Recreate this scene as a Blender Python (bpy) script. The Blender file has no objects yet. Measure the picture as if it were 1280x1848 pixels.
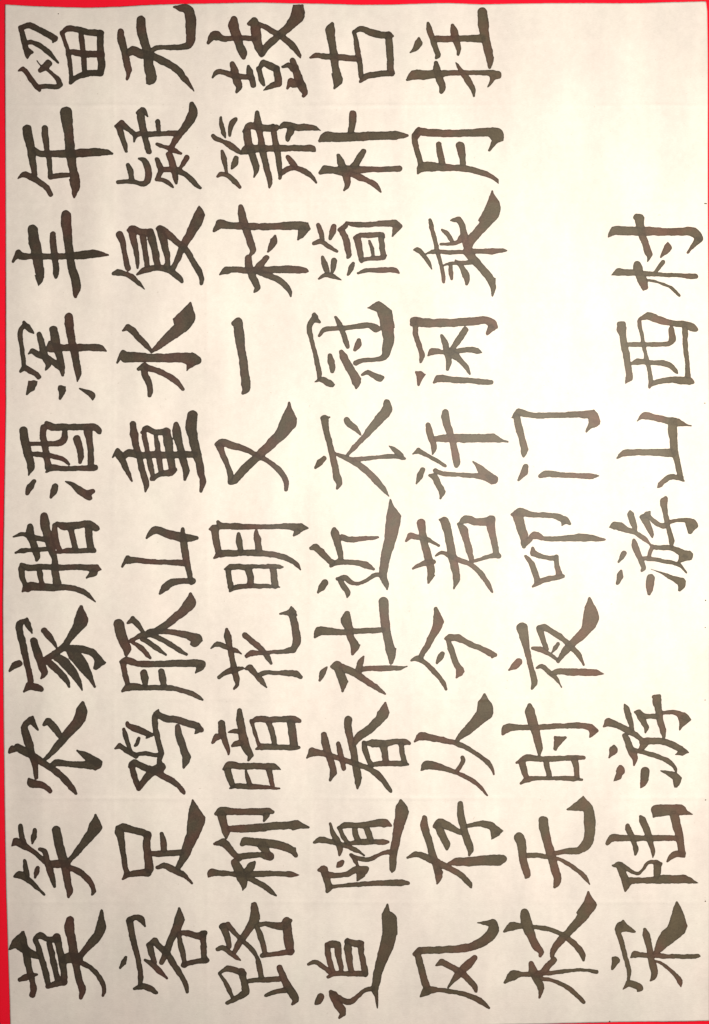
import bpy, math, random
import numpy as np

# ------------------------------------------------------------------ camera, lamps, exposure
S = 0.0005                      # metres per photo pixel: the sheet is about 64 x 92 cm
def wx(px): return (px - 640.0) * S
def wy(py): return (924.0 - py) * S
scene = bpy.context.scene
CAM_H = 1.15
cam_d = bpy.data.cameras.new("camera")
cam_d.sensor_fit = 'VERTICAL'
cam_d.sensor_height = 24.0
cam_d.lens = 24.0 * (CAM_H - 0.0016) / (1848 * S)
cam_d.clip_start = 0.01
cam_d.clip_end = 20.0
cam = bpy.data.objects.new("camera", cam_d)
cam.location = (0, 0, CAM_H)
scene.collection.objects.link(cam)
scene.camera = cam

world = bpy.data.worlds.new("World")
scene.world = world
world.use_nodes = True
bg = world.node_tree.nodes["Background"]
bg.inputs[0].default_value = (1.0, 0.845, 0.83, 1)
bg.inputs[1].default_value = 0.19

from mathutils import Vector
def aim(o, target):
    o.rotation_euler = (Vector(target) - o.location).to_track_quat('-Z', 'Y').to_euler()
# the room lamp, above and to the right of the sheet: it makes the bright pool
ld = bpy.data.lights.new("room_lamp", 'POINT')
ld.energy = 35
ld.color = (1.0, 0.95, 0.85)
ld.shadow_soft_size = 0.12
lamp = bpy.data.objects.new("room_lamp", ld)
lamp.location = (wx(1115), wy(775), 0.72)
scene.collection.objects.link(lamp)

scene.view_settings.view_transform = 'Standard'
scene.view_settings.look = 'None'
scene.view_settings.gamma = 1.0
scene.view_settings.exposure = 0.0
scene.cycles.max_bounces = 6

# ------------------------------------------------------------------ node helpers
def mat(name):
    m = bpy.data.materials.new(name)
    m.use_nodes = True
    nt = m.node_tree
    return m, nt, nt.nodes["Principled BSDF"]
def node(nt, kind, **kw):
    n = nt.nodes.new(kind)
    for k, v in kw.items():
        if k in n.inputs.keys(): n.inputs[k].default_value = v
        else: setattr(n, k, v)
    return n
def noise(nt, vec, scale, detail=3.0, rough=0.5):
    n = node(nt, 'ShaderNodeTexNoise', Scale=scale, Detail=detail, Roughness=rough)
    nt.links.new(vec, n.inputs['Vector'])
    return n.outputs['Fac']
def remap(nt, v, a, b, c, d):
    n = node(nt, 'ShaderNodeMapRange')
    for i, x in zip((1, 2, 3, 4), (a, b, c, d)): n.inputs[i].default_value = x
    nt.links.new(v, n.inputs[0])
    return n.outputs[0]
def mix(nt, f, a, b, blend='MIX'):
    n = node(nt, 'ShaderNodeMix', data_type='RGBA', blend_type=blend)
    for s, v in ((0, f), (6, a), (7, b)):
        if isinstance(v, (int, float)): n.inputs[s].default_value = v
        elif isinstance(v, tuple): n.inputs[s].default_value = (*v, 1)
        else: nt.links.new(v, n.inputs[s])
    return n.outputs[2]
def math_n(nt, op, a, b):
    n = node(nt, 'ShaderNodeMath', operation=op)
    for i, v in ((0, a), (1, b)):
        if isinstance(v, (int, float)): n.inputs[i].default_value = v
        else: nt.links.new(v, n.inputs[i])
    return n.outputs[0]
def stretch(nt, vec, sc):
    n = node(nt, 'ShaderNodeMapping')
    n.inputs['Scale'].default_value = sc
    nt.links.new(vec, n.inputs['Vector'])
    return n.outputs[0]

# thin rice paper: soft fibres, faint pink and green clouding, long vertical bands of painted-in shading
paper_m, nt, b = mat("rice_paper")
co = node(nt, 'ShaderNodeTexCoord').outputs['Object']
cloud = remap(nt, noise(nt, co, 14, 4, 0.55), 0.35, 0.65, 0, 1)
c = mix(nt, cloud, (0.815, 0.735, 0.685), (0.765, 0.742, 0.675))
band = remap(nt, noise(nt, stretch(nt, co, (30, 2.2, 1)), 1.0, 3, 0.6), 0.35, 0.7, 0, 1)
c = mix(nt, band, c, (0.725, 0.672, 0.635))
fib = remap(nt, noise(nt, stretch(nt, co, (420, 1500, 1)), 1.0, 4, 0.65), 0.3, 0.7, 0, 1)
c = mix(nt, 0.35, c, mix(nt, fib, (0.66, 0.615, 0.545), (0.85, 0.80, 0.72)))
mottle_shade = remap(nt, noise(nt, stretch(nt, co, (19, 9, 1)), 1.0, 5, 0.6), 0.36, 0.66, 0, 1)  # uneven paper tone, with wrinkle shading also put into the colour
c = mix(nt, 0.75, c, mix(nt, mottle_shade, (0.90, 0.885, 0.89), (1.06, 1.05, 1.04)), 'MULTIPLY')
fleck = remap(nt, noise(nt, co, 150, 3, 0.7), 0.35, 0.68, 0, 1)
c = mix(nt, 0.5, c, mix(nt, fleck, (0.93, 0.925, 0.92), (1.04, 1.04, 1.04)), 'MULTIPLY')
speck = remap(nt, noise(nt, co, 330, 1, 0.5), 0.775, 0.80, 0, 0.35)
c = mix(nt, speck, c, (0.45, 0.40, 0.34))
nt.links.new(c, b.inputs['Base Color'])
b.inputs['Roughness'].default_value = 0.9
b.inputs['Specular IOR Level'].default_value = 0.2
bn = node(nt, 'ShaderNodeBump', Strength=0.25, Distance=0.0004)
nt.links.new(noise(nt, stretch(nt, co, (260, 700, 1)), 1.0, 5, 0.6), bn.inputs['Height'])
nt.links.new(bn.outputs[0], b.inputs['Normal'])

# brushed ink, soaked in: deeper where strokes cross and along the dried rim
ink_m, nt, b = mat("brush_ink")
co = node(nt, 'ShaderNodeTexCoord').outputs['Object']
rim = node(nt, 'ShaderNodeAttribute', attribute_name='rim').outputs['Fac']
over = node(nt, 'ShaderNodeAttribute', attribute_name='cross').outputs['Fac']
tone = node(nt, 'ShaderNodeAttribute', attribute_name='tone').outputs['Fac']
hue = remap(nt, noise(nt, co, 26, 3, 0.6), 0.46, 0.66, 0, 1)
dark = mix(nt, hue, (0.034, 0.026, 0.016), (0.056, 0.025, 0.017))
pale = mix(nt, hue, (0.122, 0.095, 0.056), (0.155, 0.082, 0.054))  # pale end carries some of the lamp's glare in its colour
k = remap(nt, noise(nt, co, 75, 4, 0.6), 0.3, 0.7, -0.12, 0.14)
k = math_n(nt, 'ADD', tone, k)
k = math_n(nt, 'ADD', k, remap(nt, noise(nt, co, 700, 3, 0.6), 0.3, 0.7, -0.16, 0.16))
k = math_n(nt, 'SUBTRACT', k, math_n(nt, 'MULTIPLY', over, 0.24))
k = math_n(nt, 'SUBTRACT', k, math_n(nt, 'MULTIPLY', rim, 0.42))
cl = node(nt, 'ShaderNodeClamp'); nt.links.new(k, cl.inputs[0])
c = mix(nt, cl.outputs[0], dark, pale)
nt.links.new(c, b.inputs['Base Color'])
b.inputs['Roughness'].default_value = 0.55
b.inputs['Specular IOR Level'].default_value = 0.42
bn = node(nt, 'ShaderNodeBump', Strength=0.3, Distance=0.0003)
nt.links.new(noise(nt, stretch(nt, co, (420, 1100, 1)), 1.0, 4, 0.6), bn.inputs['Height'])
nt.links.new(bn.outputs[0], b.inputs['Normal'])

# red felt under the sheet
felt_m, nt, b = mat("red_felt")
co = node(nt, 'ShaderNodeTexCoord').outputs['Object']
c = mix(nt, noise(nt, co, 60, 4, 0.6), (0.90, 0.007, 0.022), (0.97, 0.012, 0.042))
c = mix(nt, remap(nt, noise(nt, co, 900, 3, 0.7), 0.3, 0.75, 0, 0.28), c, (0.50, 0.004, 0.012))
nt.links.new(c, b.inputs['Base Color'])
b.inputs['Roughness'].default_value = 0.95
b.inputs['Specular IOR Level'].default_value = 0.1
bn = node(nt, 'ShaderNodeBump', Strength=0.5, Distance=0.0006)
nt.links.new(noise(nt, co, 1200, 3, 0.7), bn.inputs['Height'])
nt.links.new(bn.outputs[0], b.inputs['Normal'])

# ------------------------------------------------------------------ mesh helpers
def mesh_obj(name, verts, faces, m, parent=None):
    me = bpy.data.meshes.new(name)
    me.from_pydata(verts, [], faces)
    me.materials.append(m)
    for p in me.polygons: p.use_smooth = True
    o = bpy.data.objects.new(name, me)
    scene.collection.objects.link(o)
    o.parent = parent
    return o

# ------------------------------------------------------------------ the red table
def slab():
    n = 40
    xs = np.linspace(-0.75, 0.75, n); ys = np.linspace(-0.85, 0.85, n)
    v = [(x, y, 0.0) for y in ys for x in xs] + [(x, y, -0.02) for y in ys for x in xs]
    f = []
    for j in range(n - 1):
        for i in range(n - 1):
            a = j * n + i
            f.append((a, a + 1, a + n + 1, a + n))
            a += n * n
            f.append((a, a + n, a + n + 1, a + 1))
    for i in range(n - 1):
        for a, b_ in ((i, i + 1), ((n - 1) * n + i + 1, (n - 1) * n + i), ((i + 1) * n, i * n), (i * n + n - 1, (i + 1) * n + n - 1)):
            f.append((a, a + n * n, b_ + n * n, b_))
    return v, f
t = mesh_obj("tabletop", *slab(), felt_m)
t["kind"] = "structure"
t["label"] = "red felt table covering showing along the edges of the sheet"

# ------------------------------------------------------------------ the sheet of paper
def lerp_table(tab, v):
    return np.interp(v, [a for a, _ in tab], [b_ for _, b_ in tab])
LEFT = [(0, 9.2), (8, 9.2), (300, 9.6), (560, 10.8), (730, 10.6), (900, 7.6), (1095, 5.2), (1300, 6.2), (1440, 8.0), (1600, 10.6), (1728, 14.4), (1790, 16.6), (1848, 18.4), (1900, 19.6)]
TOP = [(0, 7.6), (9, 7.6), (30, 9.3), (60, 11.2), (120, 13.0), (165, 13.6), (215, 12.6), (270, 9.0), (320, 6.6), (372, 5.8), (430, 4.8), (475, 4.4), (540, 5.2), (600, 7.0), (650, 8.2), (705, 8.0), (760, 5.8), (810, 4.8), (870, 7.0), (930, 5.6), (1000, 4.6), (1098, 4.8), (1160, 5.0), (1215, 3.6), (1268, 2.0), (1280, 2.6)]
RIGHT = [(0, 1274.2), (6, 1275.2), (20, 1276.8), (100, 1277.9), (365, 1278.5), (600, 1279.6), (760, 1281.4), (1200, 1281.0), (1500, 1281.0), (1848, 1280.8)]
BOTTOM = [(0, 1862), (640, 1855), (980, 1848.6), (1060, 1846.4), (1160, 1845.0), (1240, 1843.6), (1280, 1843.0)]
FOLD_X = [206, 374, 560, 742, 918, 1095]
FOLD_Y = [191, 366, 548, 727, 902, 1072, 1262, 1440, 1628]
def height(x, y):
    """height of the paper over the felt in photo pixels at photo point (x, y)"""
    x = np.asarray(x, float); y = np.asarray(y, float)
    h = 4.4 + 2.0 * np.sin(x / 31.0 + 1.4 * np.sin(y / 310.0)) * (0.5 + 0.5 * np.sin(y / 233.0 + x / 190.0)) + 0.9 * np.sin(x / 19.0 + y / 160.0 + 2.0) * (0.5 + 0.5 * np.sin(y / 170.0 - x / 120.0))
    h = h + 1.2 * np.sin(x / 90.0 - y / 220.0) + 1.3 * np.sin(y / 75.0 + x / 200.0)
    for i, fx in enumerate(FOLD_X):
        a = 0.24 if fx != 1095 else 0.7
        h = h + a * np.exp(-((x - fx) / 3.2) ** 2) * (0.55 + 0.45 * np.sin(y / 95.0 + i * 2.1))
    for i, fy in enumerate(FOLD_Y):
        a = 0.40 if fy not in (191, 1440) else 0.7
        h = h + a * np.exp(-((y - fy) / 3.2) ** 2) * (0.55 + 0.45 * np.sin(x / 88.0 + i * 1.7))
    d = np.minimum(np.minimum(x - 5, 1280 - x), np.minimum(y, 1850 - y))
    return np.maximum(h, 1.2) * np.clip(0.4 + d / 120.0, 0.4, 1.0)
def paper_mesh():
    nx, ny = 512, 740
    u, v = np.meshgrid(np.linspace(0, 1, nx), np.linspace(0, 1, ny))
    x0 = 8 + u * 1268; y0 = 6 + v * 1842
    for _ in range(3):
        l = lerp_table(LEFT, y0); r = lerp_table(RIGHT, y0); tp = lerp_table(TOP, x0); bt = lerp_table(BOTTOM, x0)
        x0 = l + u * (r - l); y0 = tp + v * (bt - tp)
    rng = np.random.RandomState(3)
    y0[0] += rng.uniform(-0.25, 0.25, nx); y0[-1] += rng.uniform(-0.25, 0.25, nx)
    x0[:, 0] += rng.uniform(-0.2, 0.2, ny)
    z = height(x0, y0) * S
    X = wx(x0); Y = wy(y0)
    top = np.stack([X, Y, z], -1).reshape(-1, 3); bot = top.copy(); bot[:, 2] -= 0.00015
    V = np.concatenate([top, bot]).tolist()
    F = []
    N = nx * ny
    for j in range(ny - 1):
        for i in range(nx - 1):
            a = j * nx + i
            F.append((a, a + nx, a + nx + 1, a + 1))
            F.append((N + a, N + a + 1, N + a + nx + 1, N + a + nx))
    for i in range(nx - 1):
        for a, b_ in ((i, i + 1), ((ny - 1) * nx + i + 1, (ny - 1) * nx + i)): F.append((a, b_, b_ + N, a + N))
    for j in range(ny - 1):
        for a, b_ in (((j + 1) * nx, j * nx), (j * nx + nx - 1, (j + 1) * nx + nx - 1)): F.append((a, b_, b_ + N, a + N))
    return V, F
sheet = bpy.data.objects.new("calligraphy_sheet", None)
scene.collection.objects.link(sheet)
sheet["label"] = "pale rice paper sheet with seven lines of brush-written Chinese poem, lying sideways on red felt"
sheet["category"] = "calligraphy"
mesh_obj("paper", *paper_mesh(), paper_m, sheet)

# ------------------------------------------------------------------ the writing
# W x0 y0 k : the following points are measured in a k-times enlargement whose corner is at (x0, y0)
# C char    : a character; each further line is one brush movement as x,y,width points; P: the outline of a pressed brush mark
INK = """
W 0 0 3.5556
C 留
150,178,34 190,165,40 225,180,42 280,208,42 330,235,42 355,252,42
355,255,30 343,277,12
135,182,34 150,240,36 165,300,38 178,345,38 178,372,12
178,335,40 208,338,16
168,282,24 205,275,32 260,300,34 320,345,34 350,378,26 378,408,10
314,412,50 290,435,46 262,455,30
240,393,6 262,422,10 285,440,16
120,456,10 148,444,32 175,470,34 205,515,34 236,556,36 256,582,24
245,562,34 310,556,28 365,560,32 388,545,36 375,515,34 340,478,26 300,445,22
400,212,26 415,260,26 435,320,28 446,380,28 453,440,30 457,500,28 452,535,20
402,212,26 435,186,36 500,192,40 560,207,40 620,215,46 652,215,38
648,215,44 645,290,44 650,350,50 655,420,50 652,468,42
455,530,24 490,500,36 550,478,40 600,472,38 650,475,40
440,335,24 478,335,40 530,348,44 600,350,44 650,350,40
522,210,30 530,290,36 540,380,34 545,470,30
P 160,290 200,318 216,340 178,382 166,360
C 无
780,208,42 780,250,52 798,310,46 810,370,44 822,430,42 832,460,34 818,515,10
908,132,58 910,200,62 930,270,58 945,330,54 955,400,58 965,460,68 975,505,62 958,538,22
830,345,44 855,330,56 900,348,60 960,360,60
1116,45,10 1160,50,46 1202,58,64 1224,110,70 1225,180,66 1226,240,60 1213,286,48 1170,300,36 1080,305,32 1010,310,32 975,330,26
970,350,36 1020,380,50 1080,410,50 1140,450,46 1190,510,40 1225,555,24 1245,584,8
P 800,400 850,460 818,525
P 935,440 1008,490 995,530 960,552 940,540
C 年
175,830,60 180,870,60 195,930,56 205,990,52 215,1060,44 222,1120,36
115,1145,8 150,1120,38 200,1135,46 250,1165,38 300,1205,38 325,1245,32
288,825,42 292,880,44 300,950,36 314,1020,32 320,1080,32 322,1132,34
325,1134,32 380,1125,34 435,1120,30
424,722,76 430,770,74 440,850,60 450,950,62 455,1010,60 467,1080,56 482,1150,58 492,1195,46 478,1240,34 475,1266,14
222,965,42 260,985,42 340,985,42 430,985,50 540,980,56 640,978,50 690,982,40 722,988,14
P 445,1150 515,1192 480,1274 465,1250
C 疑
745,812,16 785,796,44 830,835,36 870,865,34 895,862,34
870,875,34 862,910,12
768,820,42 785,880,36 803,930,32 813,972,18
885,728,26 915,712,42 905,745,50 915,800,46 930,870,42 945,930,40 958,975,36
925,712,36 950,748,12
930,866,38 1000,860,34 1070,855,32 1130,855,40
1013,780,28 1018,810,30 1022,850,26
1230,668,34 1240,710,56 1225,760,64 1190,815,52 1150,862,44 1115,920,38 1090,960,30
1010,925,20 1050,940,28 1110,960,34 1160,985,16
893,1018,10 925,1030,36 945,1065,40 955,1110,42 948,1160,42 925,1180,34 860,1170,28 800,1168,26 762,1172,28
822,1062,28 840,1100,38 848,1155,30
1010,1025,32 1022,1060,36 1035,1090,34 1020,1130,32 1008,1152,26 1050,1157,28 1090,1183,28 1112,1203,14
1085,990,40 1105,1040,44 1120,1100,44 1130,1150,36 1132,1176,16
1035,1090,34 1100,1088,34
1200,1015,38 1180,1045,36 1158,1080,24
1140,1095,44 1190,1120,38 1235,1160,36 1262,1190,28 1285,1208,22
W 0 360 3.4595
C 丰
205,190,64 215,260,72 228,330,66 240,400,60 250,470,54 252,500,40 242,542,8
330,215,34 332,270,42 340,350,42 350,420,36 350,460,38 348,488,16
412,95,58 412,140,68 422,230,58 435,330,52 450,430,52 472,500,58 485,550,46 474,608,18
82,388,14 115,335,44 130,350,46 200,355,38 300,355,38 400,355,40 500,350,52 580,342,54 630,345,38 678,350,12
P 215,470 275,485 240,545
P 445,500 505,540 475,612 460,600
C 浑
150,768,20 170,795,40 195,820,26 212,835,12
155,785,32 130,820,30 132,890,28 143,960,28 150,1035,30
130,1072,16 155,1048,36 190,1068,38 225,1090,34 242,1108,32
245,842,32 255,880,40 270,940,40 290,1000,46 300,1035,36 286,1065,12
180,965,14 205,945,34 240,968,34 280,985,30
295,985,36 330,1010,40 380,1050,38 
310,890,20 300,935,24 320,925,60 400,925,44 500,925,44 590,925,46 630,930,38 665,948,8
335,812,50 343,870,56 360,930,50 375,990,44 388,1050,40 392,1095,18
430,735,58 436,800,52 450,880,50 466,960,48 480,1030,44 490,1085,40 484,1135,14
170,1215,10 190,1175,34 210,1150,44
382,1180,44 390,1195,44 375,1242,16
498,1180,8 530,1195,20 575,1222,42 578,1250,10
P 165,1218 178,1130 235,1135 215,1190
P 362,1160 412,1165 408,1200 370,1245
C 复
750,225,50 768,270,38 778,320,34 790,380,34 800,430,38
712,465,18 740,458,42 780,465,32 830,490,36 870,525,26 905,562,8
825,195,50 835,250,46 850,310,36 858,370,28 862,430,16
805,195,20 830,185,44 880,205,40 935,210,50
895,240,44 905,300,34 915,360,34 920,410,36
940,205,48 955,260,50 970,320,46 980,380,44 985,420,40
860,470,16 890,450,36 940,435,44 1000,430,36 1050,440,38 1090,465,40 1120,490,36 1138,515,22
1000,185,44 1020,250,50 1035,310,44 1048,360,36 1050,400,32 1042,425,40
985,185,20 1010,185,40 1060,225,44 1110,270,40 1150,300,40 1180,340,36 1215,400,38 1245,450,40 1262,500,32 1258,528,22
1245,45,10 1248,90,60 1235,130,72 1200,200,60 1160,270,50 1130,330,40 1105,390,36 1078,440,34
1275,95,12 1262,105,30
P 1245,38 1285,100 1255,165 1195,195 1213,100
C 水
770,820,14 800,800,42 830,820,42 870,865,38 910,905,34 950,950,24
1190,645,14 1185,685,48 1195,740,56 1150,785,82 1100,825,74 1050,865,60 1000,910,44 950,948,22
732,1018,16 770,955,36 785,985,70 850,985,62 940,990,54 1040,990,56 1140,988,60 1200,1000,82 1235,1005,52
1180,1040,30 1170,1068,8
865,1060,20 905,1040,46 905,1090,44 930,1140,40 940,1190,36 935,1225,24
920,1050,44 970,1065,38 1040,1095,34 1100,1135,38 1145,1185,22
P 1160,1000 1200,955 1260,1000 1240,1025 1170,1068 1180,1040
P 1080,745 1190,642 1202,700 1214,745 1100,830
W 0 725 3.4595
C 酒
148,178,50 155,240,56 168,300,54 185,360,50 193,410,46 180,458,12
185,262,26 240,262,26 330,262,32 390,248,44 402,230,44 405,180,32
290,130,24 305,150,48 400,158,42 500,158,40 590,160,46 615,180,40 622,192,24
275,160,40 268,210,40 282,280,42 292,340,42 300,390,38 300,410,40
200,325,24 235,328,34 290,335,34 350,345,30 400,362,28 432,390,18
480,232,46 495,280,44 505,340,38 500,378,20
550,180,54 560,250,42 568,330,36 568,400,44
290,438,12 320,415,40 400,418,32 500,415,32 560,415,40 592,412,40
214,498,28 190,530,44 170,572,24
345,528,40 338,560,46 320,596,20
410,498,8 450,515,28 500,555,50 540,580,50 560,600,36
560,570,44 580,560,30
C 腊
85,842,10 150,825,28 200,845,36 300,860,32
190,780,40 188,820,54 205,870,48 225,930,44 238,970,34 232,990,16
280,715,48 285,760,62 300,840,50 325,920,46 345,985,36 345,1050,44 360,1130,52
100,942,12 140,930,30 220,925,26 320,918,26
345,775,34 345,830,44 360,890,38 380,935,30
360,758,24 390,775,50 460,775,46 560,765,46 600,790,44 620,795,8
445,800,40 460,860,38 475,920,36
555,790,48 560,850,44 570,920,44
365,940,20 420,930,36 500,930,34 590,928,30
140,1020,30 180,1035,42 260,1030,38 360,1035,38 480,1032,36 560,1035,42 600,1040,52 632,1048,10
590,1065,50 545,1098,10
135,1040,36 140,1090,34 155,1130,34 175,1165,46
250,1050,36 260,1110,34 270,1150,34
145,1183,14 175,1155,56 250,1155,50 340,1160,46 430,1160,34 500,1175,34 550,1205,30 598,1250,10
C 重
830,138,36 838,200,52 850,270,44 870,340,40 890,430,40 910,500,42 915,530,34 908,562,12
705,345,10 735,308,38 745,330,52 775,390,40 800,440,32 825,495,12
780,335,40 805,320,50 870,335,44 960,330,44 1060,332,44 1150,328,44 1220,330,36
900,170,28 905,230,34 920,300,34 935,370,36 950,440,34 962,485,22
890,190,24 920,168,40 970,190,38 1030,190,40
975,215,26 985,280,36 995,360,34 1008,440,34
1040,190,54 1050,250,60 1060,320,50 1070,380,46 1080,430,44
950,480,28 1010,450,36 1070,440,46 1095,425,30
1100,145,40 1105,200,60 1120,260,46 1140,340,46 1155,400,44 1165,430,46 1155,486,14
1203,85,62 1195,150,72 1205,220,60 1225,300,54 1245,380,48 1258,450,44 1270,500,40 1255,560,20
C 山
918,850,14 960,805,48 980,800,50 1050,825,54 1130,845,60 1190,850,46 1230,850,20
1142,795,20 1145,850,44 1155,930,50 1170,1010,40 1185,1080,34 1195,1130,26
765,1030,16 800,975,30 800,990,48 870,990,36 960,1000,30 1060,1002,34 1150,1008,40
1205,1120,36 1140,1120,36 1070,1130,46 1030,1160,50 1000,1198,16
W 0 1070 3.4595
C 家
172,160,18 175,195,44 190,225,28 202,250,10
170,165,20 125,195,50 125,240,48 145,320,46 160,400,40 180,480,38 195,550,36
150,618,14 185,580,46 230,590,50 258,600,38
60,488,12 90,455,44 120,440,44
280,235,42 310,270,46 345,320,28 358,345,12
215,300,48 228,350,52 250,410,50 270,470,50 280,500,40 260,532,16
508,85,20 515,130,44 525,175,58 480,225,62 440,280,44 400,335,38 350,375,44 285,415,34
290,420,40 340,460,44 390,510,40 420,550,34 434,585,14
360,400,50 410,440,64 460,500,54 495,560,34 515,608,10
420,340,30 470,390,80 520,460,70 560,520,40 592,585,12
400,345,34 460,345,48 530,355,48 580,375,46 620,420,46 640,435,30
658,435,10 600,470,18
P 590,380 660,435 600,478 584,475 590,430
P 490,90 518,78 553,165 540,205 470,260 450,225
C 农
75,975,44 60,995,20 110,965,46 160,990,52 220,1020,44 290,1070,42 350,1110,40 400,1155,42 450,1210,40 478,1250,20
205,775,18 205,800,38 222,830,28 240,855,12
195,790,40 155,830,40 165,890,56 190,960,52 205,1020,44 225,1090,36 230,1150,28
185,1160,20 200,1185,56 260,1195,44 300,1215,36 318,1232,30
278,820,20 305,800,44 320,815,44 350,850,44 375,890,32
518,685,16 515,740,66 490,800,70 440,860,60 390,920,50 340,980,40 285,1035,24
320,1085,30 350,1060,44 420,1065,36 500,1070,40 570,1072,60 610,1070,60 638,1055,16
610,1088,40
485,985,14 530,1010,40 580,1040,50 610,1060,50
P 478,720 515,680 542,735 535,800 470,860 445,830
P 485,982 580,1025 640,1045 635,1080 600,1108 545,1088 550,1060
C 豚
742,195,64 755,250,66 775,310,64 795,350,56 790,385,24
1190,5,20 1195,60,56 1150,110,60 1100,150,50 1050,190,48 990,230,46 930,255,44 870,270,30 820,300,28
798,188,12 830,165,40 855,190,38 890,235,26
930,245,36 1020,240,34 1100,250,34 1170,265,46 1230,290,66 1215,315,50
1190,325,10
830,310,24 880,340,34 920,385,30 940,405,14
890,290,28 930,310,34 980,345,34 1035,385,18
950,265,30 1010,290,32 1070,325,32 1130,365,30 1165,385,20
755,430,20 790,420,46 850,440,38 950,445,40 1050,442,42 1150,440,46 1210,440,50 1262,445,50
1250,465,50 1222,500,10
770,440,40 780,500,38 795,560,34
900,500,44 905,530,48 908,575,34
1008,490,40 1015,530,46 1022,580,36
768,612,18 805,588,50 900,592,36 1000,590,34 1080,595,34 1150,612,30 1210,635,30 1265,668,14
P 1150,50 1185,2 1222,42 1216,90 1170,125 1110,120
P 1165,250 1230,253 1268,300 1210,335 1185,325 1195,300
C 鸡
990,728,14 980,755,40 1030,780,46 1100,790,46 1180,815,44 1230,830,40 1260,855,30
1240,855,38 1218,878,8
970,770,36 970,830,38 985,900,36 1000,960,34 1010,1000,40 1000,1035,34
795,812,24 800,825,32 860,850,44 920,875,40 950,885,24
930,890,24 915,905,10
775,850,22 785,890,30 805,950,28 820,990,24
870,905,16 852,945,26 845,952,20
722,970,16 750,955,34 800,985,34 850,1015,34
850,1005,24 910,1000,28 970,1010,28 1010,1010,30
1110,835,36 1120,890,44 1140,950,46 1155,1000,46 1170,1030,44 1150,1085,16
810,1085,20 840,1055,38 900,1085,40 970,1110,46 1030,1145,40 1090,1180,34 1140,1230,30 1152,1250,16
825,1070,40 835,1120,38 855,1180,38 870,1220,30
870,1215,34 910,1160,44 960,1110,54 1010,1080,56
1000,1055,36 1005,1105,40
P 1143,950 1196,1025 1145,1094 1140,1040
W 0 1430 3.2
C 笑
120,192,26 125,240,34 142,290,30
68,310,10 95,285,44 140,305,44 190,335,28 240,375,30 258,400,14
205,215,24 200,250,34 190,292,14
145,395,24 152,440,32 162,490,24
85,485,14 115,475,46 160,500,36 210,540,28 258,588,12
222,435,28 212,465,28 205,488,14
235,325,20 258,335,34 275,390,34 290,440,42 308,500,32 318,540,14
302,410,40 340,410,50 390,410,40
330,215,50 340,270,52 352,330,54 372,400,50 385,460,44 395,530,42 405,570,38 398,600,18
555,130,14 565,180,40 570,200,48 520,250,60 480,300,44 440,350,38 398,400,24
400,430,30 450,450,38 500,490,38 535,540,30 542,570,26 532,590,12
P 520,180 555,122 592,200 550,250 495,265
C 莫
58,905,14 82,872,40 130,900,52 180,930,46 225,950,28
135,808,20 135,850,38 150,920,44 165,1000,40 185,1080,36 195,1140,36 188,1168,36
112,1085,22 150,1070,38 190,1055,24 215,1050,16
205,850,30 225,900,34 245,970,34 265,1040,36 280,1105,32
205,840,24 235,825,38 270,845,30 330,850,36
285,870,30 300,930,36 315,1000,34 335,1080,34
330,835,44 345,900,40 360,970,42 370,1040,40 372,1090,36
275,1120,24 310,1108,32 370,1095,40
370,965,50 400,955,60 450,960,60
405,735,44 402,770,60 415,850,50 430,940,50 445,1020,40 460,1090,40 475,1140,42 468,1188,20
588,685,16 588,740,36 590,785,44 550,845,56 510,890,44 460,950,34
470,985,28 520,1010,28 560,1050,28 590,1100,28 602,1145,28 595,1175,16
P 545,800 587,676 612,785 600,812 530,870
P 48,912 72,856 125,800 152,850 148,900 100,900
C 足
680,200,22 690,225,50 705,290,38 715,360,34 725,430,32 735,470,34 712,500,12
680,205,20 710,200,46 770,215,42 830,230,40 860,240,40
855,240,44 850,310,46 860,380,46 865,440,50 
730,480,30 780,465,36 860,460,44
870,350,30 940,350,36 1050,345,34
938,235,22 948,290,40 950,330,34
1115,45,14 1125,100,52 1140,165,84 1120,230,72 1090,300,64 1065,370,50 1030,435,28
915,430,26 950,420,36 1010,450,38 1060,475,30 1110,525,14
P 1088,120 1113,38 1188,145 1180,190 1130,262 1075,262
C 客
750,735,36 790,718,30 815,728,40 840,768,14
750,745,40 765,820,38 785,900,34 805,980,32 815,1060,32 810,1105,24
778,1130,14 820,1115,36 870,1130,36 905,1152,20
728,950,20 715,980,34 695,1012,12
1035,670,12 1040,725,48 1015,790,48 985,860,42 960,930,44 935,980,26
855,875,14 895,855,40 930,895,36 970,935,38 1010,1000,34 1050,1060,34 1075,1110,30 1083,1150,16
870,880,38 880,930,36 895,975,28
840,965,18 880,985,32 920,1025,34 965,1070,14
1035,820,28 1045,880,32 1060,940,32 1068,1000,24
1050,810,28 1090,815,38 1150,830,40 1185,810,30
1172,815,36 1178,890,36 1185,960,32 1200,970,18
1060,995,30 1120,978,30 1190,968,34
P 1010,720 1035,666 1068,735 1040,812 995,800
W 372 0 3.4595
C 鼓
15,270,20 45,225,50 70,225,60 100,240,40 160,242,34 240,240,34 310,242,30
175,122,44 172,160,68 190,220,62 210,280,52 228,330,56 235,358,30
270,150,30 300,135,50 310,180,64 315,240,64 330,300,50 345,340,34
335,155,30 380,175,34 430,205,38 490,240,38 545,290,42 580,340,28 590,362,8
580,35,24 568,60,64 578,95,76 540,140,64 490,190,48 440,235,44 390,280,44 350,335,34
595,35,20 608,80,20
40,485,12 65,455,34 95,450,34 160,470,40 240,480,36 290,485,30
165,400,32 175,430,46 190,500,50 208,540,40 192,575,18
265,415,20 272,450,44 285,490,44 295,530,36
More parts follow.
